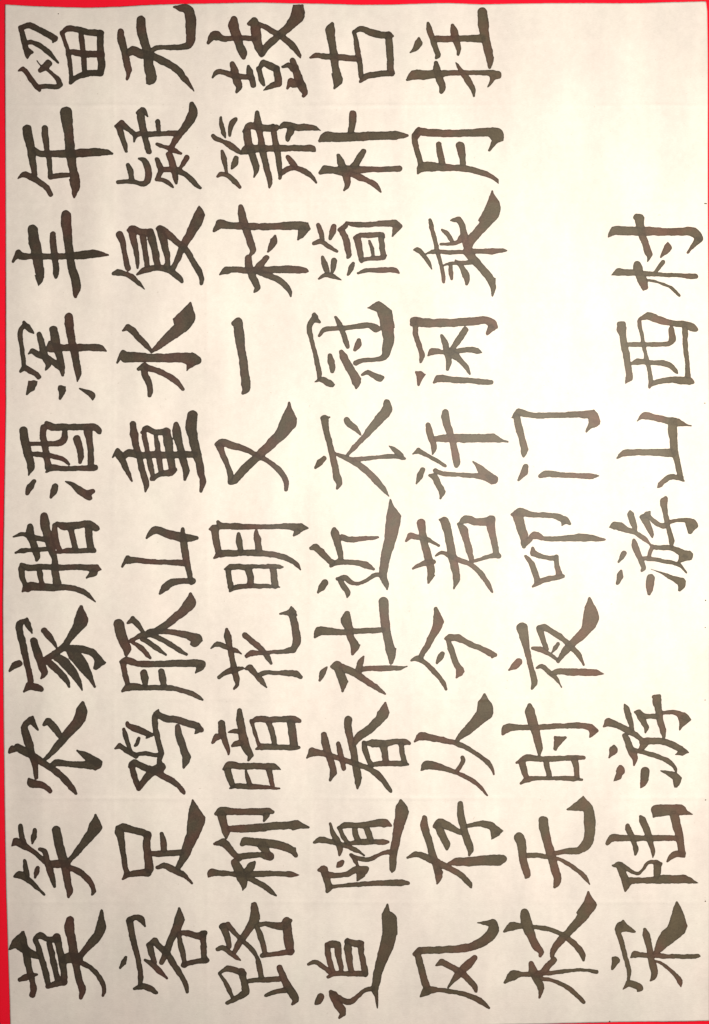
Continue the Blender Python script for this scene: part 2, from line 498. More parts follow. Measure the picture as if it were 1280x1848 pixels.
330,430,34 340,470,36 350,510,30 360,528,18
335,425,24 358,390,40 400,410,46 440,430,44
440,430,44 450,480,46 452,520,44 410,535,36 360,562,12
480,415,20 515,405,34 550,425,50
540,375,34 555,420,44 575,480,52 600,540,52 620,580,34 608,600,20
508,550,14 530,505,40 545,520,50 580,515,40
P 545,28 605,28 618,100 560,145 520,125
C 古
788,150,22 775,190,60 785,260,46 798,340,52 808,420,46 820,480,56 825,510,50 803,548,14
652,360,16 690,345,34 720,350,36 800,355,36 880,362,40 950,368,34
925,200,24 938,270,30 952,350,34 965,430,32 970,480,30
925,200,24 965,180,38 1020,200,44 1090,220,44 1140,225,50 1165,228,20
1140,220,46 1145,300,46 1152,380,42 1158,450,42 1175,460,14
962,510,18 985,485,40 1050,468,38 1120,462,38 1160,462,36
P 780,455 852,488 845,515 800,555
C 箫
92,735,18 97,780,28 110,830,28 120,860,14
185,745,28 165,770,40 150,810,28 148,848,14
45,850,26 60,865,28 110,885,30 160,915,40 200,945,30 215,958,20
102,945,20 112,990,36 122,1040,24 130,1080,20
188,990,36 180,1020,42 160,1055,16
72,1105,14 95,1090,30 140,1100,32 180,1135,36 212,1170,20
320,705,30 322,760,50 338,840,38 350,920,44 370,1010,40 388,1080,38 400,1140,32 397,1172,12
235,820,20 275,785,44 320,790,44 380,800,44 440,795,40
255,820,50 262,880,50 280,940,50 300,1000,44 315,1060,40 300,1105,10
315,1065,50
418,780,20 425,830,38 435,900,38 450,970,40 458,1050,34 462,1112,20
220,962,12 255,935,60 340,928,44 440,925,40 540,925,40 620,928,42 665,930,42 683,945,8
462,798,18 490,778,44 560,795,44 630,795,44 680,800,30 715,816,8
530,810,50 510,870,28 512,882,10
470,1085,30 510,1055,34 580,1055,34 630,1080,34 670,1115,28 688,1140,14
510,980,24 535,1010,40 558,1040,34
C 朴
918,710,42 915,770,46 902,820,36
710,880,24 745,850,50 820,858,60 920,855,56 1030,852,54 1120,850,52 1180,848,56 1230,848,34 1258,848,16
828,970,26 840,1010,44 862,1060,44 880,1120,50 880,1160,30 862,1188,14
985,945,32 955,990,44 925,1040,44 
712,1080,22 745,1060,52 800,1065,44 880,1070,70 960,1062,44 1060,1060,34 1160,1058,34 1208,1055,38
900,1080,44 950,1105,40 1010,1130,34 1060,1160,34 1090,1200,14
P 703,890 740,822 810,830 810,882
W 372 360 3.4595
C 村
50,200,16 90,155,58 150,165,46 240,168,42 350,172,42 450,170,46 540,165,50 610,168,58 640,185,26
605,190,60 575,252,12
218,48,32 222,90,48 240,150,50 262,220,46 285,290,44 295,320,38 278,352,16
432,230,18 425,260,44 405,300,34 388,328,14
90,470,14 130,445,50 160,440,38 250,445,40 350,442,44 450,440,46 550,438,48 620,445,36 636,450,14
265,370,46 268,420,48 290,480,46 315,530,44 322,550,36 302,580,12
380,365,34 350,400,44 320,440,50
340,455,40 400,480,44 450,500,40 500,540,38 525,580,26 530,606,10
P 570,140 640,145 655,185 605,240 572,258 580,210
C 一
175,775,36 200,770,64 208,850,62 220,930,52 232,1010,50 242,1090,56 250,1150,58 252,1180,50 232,1210,20
C 简
700,162,24 715,200,36 728,250,28
675,275,22 715,262,30 760,290,28 800,315,24 818,325,14
798,170,34 790,205,40 775,245,20
728,358,18 740,400,40 755,445,36
800,385,40 795,420,36 788,450,20
705,495,12 745,470,30 800,485,30 845,502,10
845,195,36 875,250,40 885,310,40 892,345,36 885,362,16
832,190,24 870,165,34 880,150,24 930,158,32 1020,158,32 1110,152,36 1180,152,46 1210,165,34
1190,175,50 1165,228,12
920,400,20 905,430,36 885,470,14
945,240,44 955,290,44 965,350,36 970,385,24
930,240,24 960,225,30 1030,225,36 1100,222,34 1110,235,20
1095,235,36 1100,300,36 1108,360,36
968,378,26 1030,368,28 1100,362,32 1125,350,10
1020,260,16 1035,300,26 1042,350,22
950,460,12 990,445,26 1060,442,28 1130,440,34 1175,440,34 1205,460,12
C 冠
1012,675,8 1050,670,28 1090,680,60 1110,720,70 1130,790,80 1140,860,72 1130,930,62 1115,980,40 1050,1000,28 980,1005,26 935,1022,34
1080,640,20
675,720,26 685,750,34 710,765,16
680,735,40 645,790,36 655,860,30 675,940,30 695,1020,32 708,1090,30 705,1120,22
680,1140,8 720,1125,36 765,1145,46 785,1155,36 805,1155,8
708,850,20 735,815,32 800,805,28 880,800,32 960,790,34 1020,785,36 1060,805,50 1090,805,20
1040,830,20
810,735,20 835,780,36 855,830,30 875,890,34 885,920,22
955,880,28 950,905,44 930,940,18
775,975,26 780,1010,46 790,1050,40 788,1072,24
845,950,28 860,985,50 890,1040,52 925,1100,54 945,1140,46 938,1178,18
975,1095,14 1010,1080,30 1050,1100,34 1085,1115,44 1105,1110,20
P 1003,677 1080,630 1160,690 1180,800 1120,830 1066,700
P 890,1040 972,1118 935,1184 912,1150
W 372 725 3.4595
C 又
520,5,12 525,60,36 530,130,70 490,180,74 430,240,66 370,300,56 300,365,50 240,420,54 180,490,50 155,505,34
65,265,24 100,255,50 170,275,44 240,295,34 300,325,32 360,355,32 420,395,36 470,440,36 500,500,34 500,548,22
85,275,44 110,340,36 135,400,34 155,460,36 150,505,26
P 480,80 520,0 567,105 560,160 500,210 430,205
C 衣
1130,5,40 1130,50,66 1080,110,62 1030,170,50 980,230,36 930,280,32 882,335,20
880,115,40 890,135,44 930,165,36 965,205,16
740,108,50 752,180,38 772,260,38 790,340,40 808,420,40 822,480,50 832,510,36 818,542,14
725,105,24 772,98,8
738,355,30 712,380,44 685,412,20
810,325,14 870,350,36 940,385,40 1000,430,42 1060,490,42 1105,540,34 1142,590,8
920,365,32 1000,355,28 1090,345,24 1170,340,28 1225,350,26 1242,355,10
1143,275,8 1175,300,30 1215,335,40
C 明
75,750,20 90,775,40 180,778,40 280,780,34 400,780,32 500,778,38 590,785,54 635,788,10
570,810,40 548,836,10
25,795,18 55,790,50 65,860,44 75,920,44 85,950,40
52,975,12 90,950,50 180,945,40 280,942,40 380,950,36 450,960,34 520,985,34 570,1020,28 590,1050,10
205,825,22 208,870,42 218,930,36
315,810,24 322,860,46 330,925,40
118,1045,14 155,1030,38 230,1032,34 320,1028,28 400,1028,28 460,1030,26 482,1032,8
138,1050,34 145,1100,32 155,1160,34
150,1182,14 190,1160,34 280,1150,30 380,1152,28 460,1158,12
268,1050,44 278,1100,42 278,1145,38
420,1050,44 425,1100,42 432,1150,42
C 近
1152,612,10 1165,670,30 1170,730,90 1160,800,86 1145,880,72 1125,960,62 1110,1040,52 1105,1090,50 1125,1140,34 1130,1172,8
1190,705,30
1090,1085,30 1060,1080,28 1000,1115,24 950,1135,24 900,1125,34 870,1100,34 820,1105,20
835,1110,30 865,1160,40 885,1190,36 882,1222,12
742,1130,44 722,1160,42 700,1190,14
800,795,30 805,820,50 820,880,46 838,940,40 845,975,32
850,840,24 860,850,40 920,860,36 1000,852,30 1050,850,26 1075,846,8
655,915,24 680,905,40 720,940,44 770,990,34 790,1005,40
780,1025,20 830,1000,40 880,1000,34 940,1005,34 1000,1020,40 1045,1045,14
P 1125,720 1150,610 1165,640 1220,712 1205,790 1150,830
W 372 1070 3.4595
C 花
462,130,10 500,122,22 530,125,40 550,180,46 562,250,50 565,310,50 545,355,40 480,365,28 400,370,26 320,375,30 285,375,40 255,395,24
532,90,14 540,120,46
130,230,22 135,270,48 150,340,36 165,420,34 180,490,42 192,540,40 195,570,26 175,598,10
32,345,10 70,320,34 130,340,28 190,360,28 220,380,10
80,528,20 130,495,34 190,478,40 228,470,20
245,265,36 300,310,36 350,355,38 385,400,34 408,440,14
248,472,14 275,465,40 310,505,34 350,555,34 378,588,12
325,515,30 360,498,30 430,498,26 500,500,38 560,505,44 590,525,26
P 458,133 500,115 532,83 570,140 545,165 510,142
C 社
1110,55,60 1112,120,60 1120,200,58 1135,280,52 1150,350,60 1158,400,46 1155,432,24
880,130,36 875,170,66 892,220,50 905,280,44 930,330,54 915,382,14
955,325,24
680,275,18 705,240,58 760,240,48 840,245,36 930,240,34 1020,235,36 1105,230,34
755,462,10 730,495,38 710,545,18
785,460,20 820,455,60 840,500,40 862,550,44 852,610,14
880,550,18
850,465,44 920,495,48 990,540,40 1060,585,34 1118,628,14
985,395,10 965,430,38 955,480,44
960,480,24 1000,470,34 1080,470,36 1160,468,32 1215,468,28 1255,458,8
P 895,310 966,322 912,388
P 1130,340 1190,345 1165,438 1145,430
P 805,480 890,550 850,616
C 暗
210,735,30 215,790,52 225,860,48 240,930,56 260,980,48 280,1010,34 265,1045,12
140,870,8 180,860,30 215,865,28
165,955,16 190,940,38 220,935,34
98,815,44 100,870,48 120,930,34 138,980,24 140,1005,12
40,935,14 70,900,44 100,895,24
285,800,26 300,850,22 315,900,22 330,945,24
285,805,22 320,785,38 400,790,38 480,788,38 550,788,44 585,798,22
395,810,36 415,870,36 430,940,32
530,810,50 540,870,50 550,950,48
315,972,16 350,960,44 430,960,36 520,965,34 580,965,24
110,1100,20 145,1075,48 220,1080,40 300,1080,40 380,1080,40 430,1085,38 465,1100,8
135,1110,44 150,1160,40 165,1200,36
250,1115,18 260,1150,28 272,1195,30
395,1105,36 405,1150,34 418,1200,28
150,1220,14 190,1205,34 280,1208,34 370,1212,28 460,1220,12
C 春
1120,685,10 1120,745,50 1070,800,58 1010,855,54 950,900,50 925,945,30
888,790,50 885,830,48 900,900,44 920,980,44 932,1060,44 945,1130,50 948,1180,36 945,1215,12
738,885,36 745,930,50 765,1000,44 785,1070,42 798,1120,38 775,1168,16
825,940,30 835,980,38 850,1050,36 860,1095,28
632,1028,16 665,990,52 720,1000,38 790,1020,32 870,1045,34 950,1070,36 1020,1095,36 1080,1140,40 1120,1190,32 1155,1238,22
985,930,26 995,980,38 1015,1040,34 1035,1075,30
985,935,20 1040,935,50 1120,935,40 1200,925,36 1245,930,36 1268,938,20
1105,940,46 1115,1000,42 1125,1055,40
1218,940,36 1225,1000,34 1240,1060,34
1020,1080,16 1070,1065,36 1150,1062,34 1220,1065,34 1260,1070,16
P 1070,740 1120,678 1146,745 1110,800 1035,855
P 775,1100 815,1130 772,1174
P 930,1130 972,1150 945,1222
W 372 1430 3.2
C 柳
58,125,22 90,110,54 160,112,38 240,110,38 320,110,42 360,108,40 385,112,20
350,130,40 335,165,10
90,130,54 100,180,48 115,225,46 118,262,14
135,210,34 200,210,46 290,205,46 380,195,46 460,190,46 530,190,40 592,202,8
208,300,24 225,280,44 300,290,50 380,295,50 440,310,46 490,330,40 520,365,24
330,310,60 350,345,40 375,375,34
50,300,14 95,290,48 130,320,44 170,365,34 195,385,26
185,375,36 240,365,34 320,360,34 370,370,50
14,490,12 35,465,50 70,468,34 150,470,30 230,475,40 320,470,34 420,470,30 490,475,36 538,478,8
165,405,44 190,450,60 210,500,60 218,540,34 212,565,10
280,405,20 262,425,44 235,460,50
240,490,34 290,515,34 350,550,34 385,580,24 405,596,8
P 455,170 530,158 594,202 500,220
P 470,320 520,318 528,380
C 路
280,645,24 285,710,54 260,770,50 220,830,40 180,890,34 165,920,28
90,775,30 125,765,34 165,810,28 210,855,28 260,900,26 295,950,24 310,1010,34 320,1065,30
100,775,46 120,830,40 135,890,30
65,905,18 95,895,30 140,925,30 180,955,24 200,970,10
290,770,26 315,830,36 330,880,34 340,930,26
310,765,26 345,758,28 400,770,36 450,770,50 490,740,20
465,745,50 470,800,54 480,870,56 490,920,40
325,940,30 380,935,26 450,925,30 500,918,30
78,1045,18 110,1090,24 135,1140,28 150,1175,22
80,1040,20 125,1015,34 180,1030,34 220,1045,30
205,1035,44 220,1090,40 230,1150,46 180,1185,34 120,1215,20
250,1085,26 330,1080,30 420,1075,32
425,1010,34 445,1060,40 475,1120,48 505,1170,52 520,1200,34 500,1222,16
345,1170,22 400,1150,28 460,1140,34
P 262,638 290,638 312,730 285,772 248,762
C 随
1125,50,20 1130,100,74 1115,180,62 1100,260,50 1085,340,46 1080,400,42 1078,440,34 1075,462,10
1090,345,30 1040,345,26 990,365,22 940,388,26 880,380,26 835,360,14
840,365,20 860,390,26 875,418,16
718,180,16 730,230,28 755,280,40 775,330,32 770,365,12
625,290,18 660,275,36 740,290,30 800,305,28 860,330,28 915,362,8
770,205,26 790,250,24 820,295,30
765,205,22 800,190,34 880,190,34 960,180,42 1030,175,50 1072,195,10
820,295,24 900,285,34 970,285,30 1020,285,36 1050,285,20
860,215,34 870,260,34 890,285,24
930,210,36 940,240,36 955,280,30
790,398,20 775,415,38 758,430,16
655,450,22 680,445,46 695,500,42 710,550,40 700,572,16
690,475,40 750,480,28 820,470,30 870,445,38 910,450,52 925,440,30
900,470,44 875,508,10
720,545,24 780,540,22 860,532,26 950,525,30 1050,522,34 1130,520,38 1168,522,20
P 1095,80 1125,42 1170,110 1150,185 1093,205
P 870,430 935,440 870,515
C 追
1048,645,6 1050,690,24 1062,730,82 1060,800,84 1045,880,80 1020,950,66 1000,1010,54 985,1080,50 975,1130,40 985,1180,24 990,1245,6
965,1130,28 920,1140,26 870,1180,28 830,1210,34 770,1190,40 720,1150,24
735,1170,50 757,1215,50 782,1255,50 790,1278,36 770,1302,14
662,1178,40 650,1205,40 632,1222,12
592,992,16 630,978,26 680,1010,28 715,1035,26
705,1065,20 750,1045,28 830,1045,30 920,1045,32
700,880,26 705,930,36 720,990,32 735,1030,24
700,880,24 720,875,40 760,880,44 765,940,38 780,1000,28 782,1030,20
815,855,28 820,900,44 828,970,40 840,1030,28
815,860,30 880,872,44 905,865,16
892,870,36 900,940,34 912,1000,34 920,1045,34
P 1015,700 1048,640 1060,690 1102,730 1107,820 1020,820
W 728 0 3.4595
C 拄
495,75,64 500,150,66 510,220,56 525,300,54 540,360,50 540,400,36 538,420,24
155,145,18 162,180,36 185,250,38 205,310,36 215,350,32 205,364,16
308,160,26 318,200,50 328,250,46 345,310,32 342,342,16
205,245,44 260,245,42 340,242,40 420,242,44 490,242,50
98,245,24 95,270,50 70,310,30 45,328,10
25,500,16 70,470,64 130,470,60 200,465,50 300,458,34 400,455,30 480,455,30 545,458,40 590,470,46
565,485,30 545,520,18 528,545,8
205,395,26 210,430,46 225,500,44 245,545,40 235,578,24
328,395,10 360,445,30 400,500,44 435,560,34 440,600,16
P 526,550 545,500 530,455 560,440 608,458 600,490 570,502
C 月
95,810,26 70,850,36 80,920,34 100,990,36 110,1040,36
80,850,40 100,825,50 200,835,48 320,838,46 430,832,50 530,828,58 590,840,70 600,860,56
570,895,20 538,940,12
220,905,36 228,960,38 240,1020,40
355,915,54 365,970,44 372,1020,38
90,1085,12 115,1050,60 170,1045,60 260,1052,44 380,1055,40 460,1072,40 530,1095,34 580,1128,24 595,1152,8
P 520,830 560,798 618,835 626,880 570,900 532,944 550,880
W 728 340 3.4595
C 乘
555,22,14 555,60,44 565,100,76 560,150,84 510,220,66 450,290,60 410,340,54 400,395,54
165,200,20 175,240,28 200,340,28 215,400,28 235,480,26 250,550,24 252,585,16
295,202,8 345,195,36 365,230,40 382,300,44 395,360,46
365,310,40 345,335,30 290,348,22 235,350,18
240,262,14 275,285,30 300,325,26
68,385,12 90,385,36 130,425,28 160,465,24 178,505,8
140,412,10 180,398,26 280,400,26 370,398,28 460,393,32 560,392,38 620,388,30 648,390,8
400,395,60 440,445,52 500,510,48 545,570,50 560,620,36 556,668,10
250,482,10 290,470,20 370,465,28 430,460,30
295,480,24 298,530,34 302,565,18
325,450,14 355,480,28 390,540,46 400,570,36 395,598,16
P 508,125 555,16 607,120 590,182 520,232 465,205
P 535,560 576,560 557,674
C 闲
80,820,30 55,850,24
60,825,40 100,835,58 200,842,54 320,838,52 430,832,50 520,825,48 560,850,54 585,870,16
550,870,46 525,905,18
75,850,36 80,920,34 105,1000,34 118,1040,36 108,1085,18
80,1150,16 105,1165,50 100,1190,34 95,1225,14
240,920,20 258,960,40 270,1010,40 285,1080,36 275,1132,16
385,885,44 350,940,40 315,990,36 300,1025,40
155,1045,14 180,1020,44 240,1022,24 330,1015,28 400,1008,34 460,1015,38 490,1025,8
300,1030,60 345,1065,38 390,1115,34 415,1160,14
192,1212,14 220,1190,48 300,1195,40 400,1200,36 500,1208,34 550,1212,26
P 510,808 592,860 585,875 522,918 530,870
P 78,1143 142,1160 95,1232
W 728 725 3.4595
C 许
262,65,38 262,100,50 285,180,44 305,240,46 320,310,44 332,380,46 330,400,30
155,145,28 160,180,42 180,240,42 192,290,36 182,328,12
200,232,36 280,228,54 380,228,56 480,228,54 560,228,52 600,240,30 652,250,8
62,325,14 95,305,34 150,335,26 210,370,26 262,402,16
120,425,34 105,460,40 82,510,10
200,430,28 240,448,30 330,455,28 430,462,28 500,470,40 560,488,56
435,375,8 490,415,28 530,455,44 565,488,52
165,460,20 195,470,44 220,520,40 245,560,36 232,602,12
P 480,460 432,368 592,470 585,500 550,518
P 208,510 263,555 232,608
C 门
680,100,14 720,65,46 780,82,36 900,88,36 1020,82,34 1120,80,44 1180,85,60 1205,120,44
1195,135,50 1160,160,20 1142,188,12
705,90,44 720,160,44 740,230,40 755,300,46 750,344,14
765,405,36 755,440,44 720,490,12
855,462,28 890,450,44 980,458,34 1100,462,32 1180,465,36 1220,462,8
P 1140,60 1190,50 1222,105 1226,140 1185,150 1140,192 1158,130
C 若
112,755,54 120,820,44 135,890,46 155,970,50 175,1060,50 160,1130,14
18,870,14 45,835,40 100,848,30 160,865,28 222,900,14
60,1042,12 95,1022,26 150,1005,38 190,1000,30
258,745,56 275,800,54 290,880,50 305,960,52 325,1050,50 335,1110,36 316,1165,12
228,738,12 250,735,20
202,962,10 240,942,26 290,962,30 340,985,34 420,1015,32 480,1070,34 530,1140,32 556,1190,14
345,765,24 375,800,54 395,870,44 415,940,42 425,985,34
350,760,20 390,735,50 460,750,46 530,745,56 560,730,30
545,740,64 550,800,50 570,880,40 580,950,36
425,1000,20 480,985,24 550,962,30 590,962,36 598,965,30
P 150,1055 202,1083 152,1140
P 308,1070 354,1108 315,1172
C 叩
680,705,20 730,690,56 800,705,36 880,708,32 960,718,36 1010,740,44 1040,762,16
1000,755,34 990,772,10
730,665,16
715,710,64 735,780,60 755,850,50 755,905,24
790,850,20 820,835,50 880,855,28 980,855,32 1060,850,46 1140,848,50 1200,855,36 1258,862,8
760,880,46 790,860,36
808,915,20 810,945,40 870,968,30 940,975,34 955,970,20
765,965,20 800,1010,36 820,1060,38 835,1115,38
955,965,26 955,1010,32 970,1070,38
808,1155,14 850,1125,34 910,1105,34 970,1095,34 998,1090,20
W 728 1070 3.4595
C 今
205,100,24 215,150,52 220,180,64 190,250,50 150,330,38 115,390,34 110,415,34
50,422,10 90,410,38 140,440,30 200,500,32 250,560,28 266,600,18
262,285,16 290,280,44 340,280,44 400,310,36 480,345,34 540,375,40 575,388,20 555,400,16
280,295,30 300,360,38 330,440,38 355,490,46 335,525,16
245,378,30 235,395,42 208,435,16
P 188,180 203,93 257,178 220,252 175,255
P 333,448 380,488 328,532
C 夜
740,220,72 755,280,52 770,350,36 790,430,34 805,500,38 820,560,36 805,598,14
720,210,28 760,205,30
660,480,14 695,455,44 720,430,44
1160,32,12 1165,90,64 1180,130,74 1185,180,56 1140,230,62 1080,290,54 1020,350,48 965,425,24
845,215,28 880,215,40 940,250,36 1000,290,34 1040,330,36 1090,380,32 1125,448,12
850,225,40 870,290,34 895,350,26
965,318,24 950,340,28 930,368,10
808,345,18 850,352,36 910,380,24 960,415,20
832,468,16 865,458,30 910,495,34 950,530,28 988,588,8
925,505,30 965,490,40 1050,493,44 1140,495,46 1200,498,38 1252,505,8
P 1108,230 1130,90 1160,28 1202,90 1212,190 1145,265
P 798,540 834,570 798,604
C 从
507,632,8 507,680,56 515,720,90 520,750,80 460,800,66 410,850,60 360,890,40 328,930,20
72,925,16 110,895,52 180,905,44 260,920,36 330,938,32 400,970,30 470,1015,28 530,1060,30 555,1100,22 566,1132,8
112,1105,14 145,1075,56 200,1080,50 270,1100,32 340,1125,26 410,1160,28 470,1200,26 525,1265,8
370,1028,24 375,1040,30 355,1080,28 335,1115,28
P 455,740 465,678 507,630 550,688 564,752 440,862 375,855
C 时
620,880,14 645,845,56 720,840,36 820,840,32 920,835,34 1020,830,34 1110,828,38 1170,840,44 1210,862,20
1190,865,44 1165,900,10
788,700,24 790,740,64 812,820,60 835,900,48 850,970,44 850,1010,14
1010,905,20 970,925,52 950,975,24
710,1060,16 770,1030,44 850,1038,36 960,1035,34 1060,1030,34 1130,1030,24
740,1060,44 755,1110,40 770,1150,30
890,1050,36 900,1090,34 912,1140,34
1070,1040,46 1080,1090,38 1085,1150,34
735,1190,18 780,1165,36 870,1158,24 970,1158,24 1060,1160,34 1115,1168,14
P 1150,828 1212,862 1163,905 1160,870
P 943,893 1022,900 946,982
W 700 1430 3.2
C 存
418,65,34 422,130,44 440,210,44 460,280,46 478,330,40 470,360,16
212,145,30 210,190,48 235,270,42 260,360,42 280,420,46 295,480,44 285,522,12
295,455,50 310,460,24
115,375,16 165,355,32 230,378,40 290,405,44 360,440,34 420,475,34 470,525,32 480,545,14
355,410,20 400,400,46 480,398,54 570,390,58 640,388,66 662,385,50
270,195,20 300,175,54 340,190,46 390,215,38 420,230,30
290,190,44 315,250,44 340,300,40 342,328,16
460,195,24 530,180,34 590,190,46 630,220,46 665,220,8
630,235,36 600,268,10
P 590,178 670,222 597,272
C 风
515,748,8 560,750,20 605,750,50 610,790,62 570,840,60 500,880,50 420,898,44 320,905,40 230,908,42 185,910,44
155,930,24 185,910,40
170,925,40 190,1000,42 210,1080,42 230,1140,40
190,1178,14 225,1145,54 290,1138,26 370,1148,28 450,1165,30 530,1200,36 585,1245,18
278,995,12 310,975,36 360,1000,34 430,1040,40 475,1085,34 502,1120,34 508,1145,18
500,950,36 460,990,50 415,1035,44 380,1080,30 348,1122,14
C 无
760,262,62 770,290,54 780,370,48 792,430,46 805,470,40 795,492,14
898,165,56 905,220,54 925,300,50 945,370,48 965,450,50 980,510,44 962,545,16
1038,98,10 1090,88,32 1135,55,40 1155,90,60 1165,150,66 1165,230,62 1145,300,60 1100,335,40 1030,338,32 960,352,26
1130,35,20
812,365,32 850,362,30 920,372,22 990,385,20 1060,425,24 1120,470,30 1150,505,20 1165,530,8
P 1033,99 1130,22 1182,80 1185,112 1112,108
C 杖
1158,575,14 1158,620,40 1175,650,60 1120,720,60 1060,790,46 1000,850,46 955,910,36 948,945,22
1195,650,20
672,800,16 715,770,52 770,770,30
790,695,50 800,750,66 830,830,50 860,890,44 885,920,36 880,942,20
840,775,24 920,785,28 990,810,26 1050,850,34 1100,900,38 1125,940,34 1130,968,20
678,1095,16 725,1055,60 770,1050,30 850,1050,22 950,1040,22 1050,1028,20 1140,1025,18 1205,1035,24
960,965,34 925,1000,40 890,1040,40 860,1050,44
828,985,28 840,1030,50 860,1080,44 885,1130,40 875,1185,12
880,1070,24 950,1085,22 1020,1115,26 1080,1160,30 1132,1210,20
P 1135,620 1158,568 1202,650 1195,670 1130,722 1085,695
W 1080 370 6.4
C 村
440,135,70 490,140,70 480,160,110 480,220,90 495,290,90 515,380,80 550,470,80 575,550,84 590,580,60 566,655,14
120,370,14 150,330,50 190,290,100 270,295,108 360,300,100 480,305,100 600,305,100 740,310,90 880,312,84 1000,302,96 1100,310,110 1150,350,96 1175,385,76
1160,400,80 1090,480,50 1035,548,24
800,430,20 805,490,94 760,550,64 720,602,26
745,660,46 700,720,44 655,780,40
155,808,20 230,775,84 320,780,74 430,785,64 540,795,60 650,800,52 760,808,46 880,812,40 980,815,46 1070,825,68 1125,822,66 1155,828,10
448,685,80 455,720,100 475,800,100 510,880,110 530,940,86 520,980,30
560,870,28 640,885,28 740,915,30 830,950,34 890,1000,36 935,1050,24
P 1120,335 1180,308 1212,400 1150,450 1105,440
C 西
W 1080 540 6.4
240,290,66 285,285,56 265,340,110 280,420,76 295,520,80 315,620,84 328,720,80 345,820,80 352,910,80 310,975,16
230,365,50
478,230,30 570,200,90 650,225,90 760,260,76 880,280,68 980,290,76 1080,320,96 1130,345,60 1160,358,12
575,150,10
470,250,40 475,310,46 495,400,44 512,500,46 535,600,46 560,720,50 585,820,50 598,900,50 600,960,50 588,1020,34
560,995,20
1000,300,60 1000,400,70 1005,520,58 1018,640,54 1030,760,56 1035,880,70
600,1000,34 650,970,60 760,945,66 870,930,80 960,940,92 1050,945,90 1100,960,24
1060,960,80
325,528,50 420,525,52 520,525,54 640,525,56 740,522,56 820,510,60 850,470,84 845,400,72 836,345,60
375,745,30 450,725,74 540,730,56 640,735,56 750,740,66 830,775,68 890,830,54 915,862,18
C 山
W 1080 710 6.4
448,322,14 500,270,50 545,255,84 640,275,78 740,300,76 820,320,84 910,330,84 1000,352,28 1075,374,8
860,330,100 855,430,102 865,530,96 875,630,90 890,720,78 920,820,68 940,920,72 955,980,60 990,1010,24
215,748,14 300,690,80 420,682,74 560,678,74 700,682,86 860,690,96
960,975,60 880,965,60 820,970,64 760,1010,64 715,1050,60 685,1085,12
P 890,288 937,288 978,345 1080,378 915,378
C 游
W 1080 880 6.4
775,115,40 755,160,90 762,240,74 780,340,60 800,440,56 825,530,60 845,610,68 842,655,44 845,690,36
780,225,50
485,340,30 560,315,84 590,280,30
520,345,90 560,420,76 590,490,64 615,545,44 620,575,16
590,340,50 640,385,54 700,430,56 760,440,60 820,400,46 900,378,44 990,375,56 1070,390,76 1110,430,96
1070,460,90 1060,515,44
120,460,16 190,440,90 250,450,100 330,490,70 420,515,50 490,560,54 540,600,54 590,650,24
370,270,24 370,310,76 395,390,76 420,450,60 435,500,32
590,660,20 650,690,56 750,690,60 850,700,60 930,735,76 1010,775,96 1055,780,70
1000,800,76 920,865,16
620,690,60 590,750,50 580,800,44
408,605,30 420,660,76 445,740,70 480,820,66 510,890,60 518,930,50 495,965,24
490,815,40 560,818,50 660,830,44 760,850,44 860,870,44 940,900,50 985,945,34 1018,985,10
295,755,56 265,805,50 232,855,24
260,960,34 245,1020,76 220,1100,50
600,1040,90 590,1110,100 590,1170,76 580,1225,36
600,940,6 700,975,24 800,1020,44 890,1060,70 960,1090,100 960,1130,90 935,1180,36
P 1000,395 1110,358 1160,440 1070,535 1035,530
P 930,760 1062,728 1090,800 1080,830 916,872
P 880,1030 1013,1078 940,1195 918,1192 920,1130
C 游
W 1080 1240 6.4
640,110,50 700,100,46 675,150,104 690,230,84 705,330,84 725,430,76 748,510,70 755,560,48 750,600,30
420,285,24 470,300,80 520,330,70 600,335,56 680,340,60
490,330,90 525,410,76 550,460,66 545,525,24
745,295,40 810,290,44 880,290,60 950,320,76 1000,355,80 1065,375,14
980,370,100 940,490,10
60,455,16 115,405,100 190,425,76 280,465,76 370,515,76 440,560,66 510,620,50
300,200,20 325,250,76 350,340,76 380,420,66 390,500,50
500,640,50 560,625,80 660,620,76 760,630,76 860,665,74 950,715,80 1035,755,14
970,740,76 890,778,12
545,640,90 510,690,76 480,730,56
300,560,46 330,600,80 360,690,80 400,770,90 425,820,66 413,900,14
400,730,60 480,740,56 580,770,56 680,800,54 780,840,54 850,890,50 885,940,40 900,975,12
180,680,34 175,725,100 125,810,14
255,965,110 255,930,60 230,1030,80 178,1085,14
540,975,104 535,1050,96 515,1120,66 488,1162,14
720,965,8 800,985,40 880,1020,70 915,1060,84 905,1110,76 880,1155,16
P 890,275 1000,288 1072,375 938,500 930,400
P 900,650 1043,752 970,788 888,781 920,740
P 718,964 900,988 960,1045 910,1160 873,1157 860,1060
C 陆
W 1080 1420 6.4
635,345,20 665,280,100 660,265,110 760,265,118 860,262,110 950,260,106 1000,285,60 1080,315,10
870,320,104 895,420,100 920,520,96 940,620,90 955,700,80 965,760,86 990,800,24
960,775,70 880,775,80 830,810,60 795,855,20
100,650,40 160,590,90 250,590,76 380,590,70 520,590,70 660,590,70 780,585,66 900,588,66
490,345,50 510,380,90 545,470,84 580,570,84 610,670,66 630,750,50 628,815,16
335,450,50 345,490,76 385,570,60 410,650,56 430,720,64 425,780,28
465,735,20
165,905,24 230,900,80 250,920,90 280,1000,90 310,1080,90 320,1140,76 308,1205,14
260,890,56 330,945,54 400,985,46 460,1000,34 510,960,36 560,885,44 610,865,46 670,870,56 710,890,50
680,900,90 680,960,84 670,1040,64
360,1085,80 480,1080,70 600,1075,80 720,1070,90 840,1065,92 960,1062,92 1040,1070,76 1090,1088,36 1155,1110,8
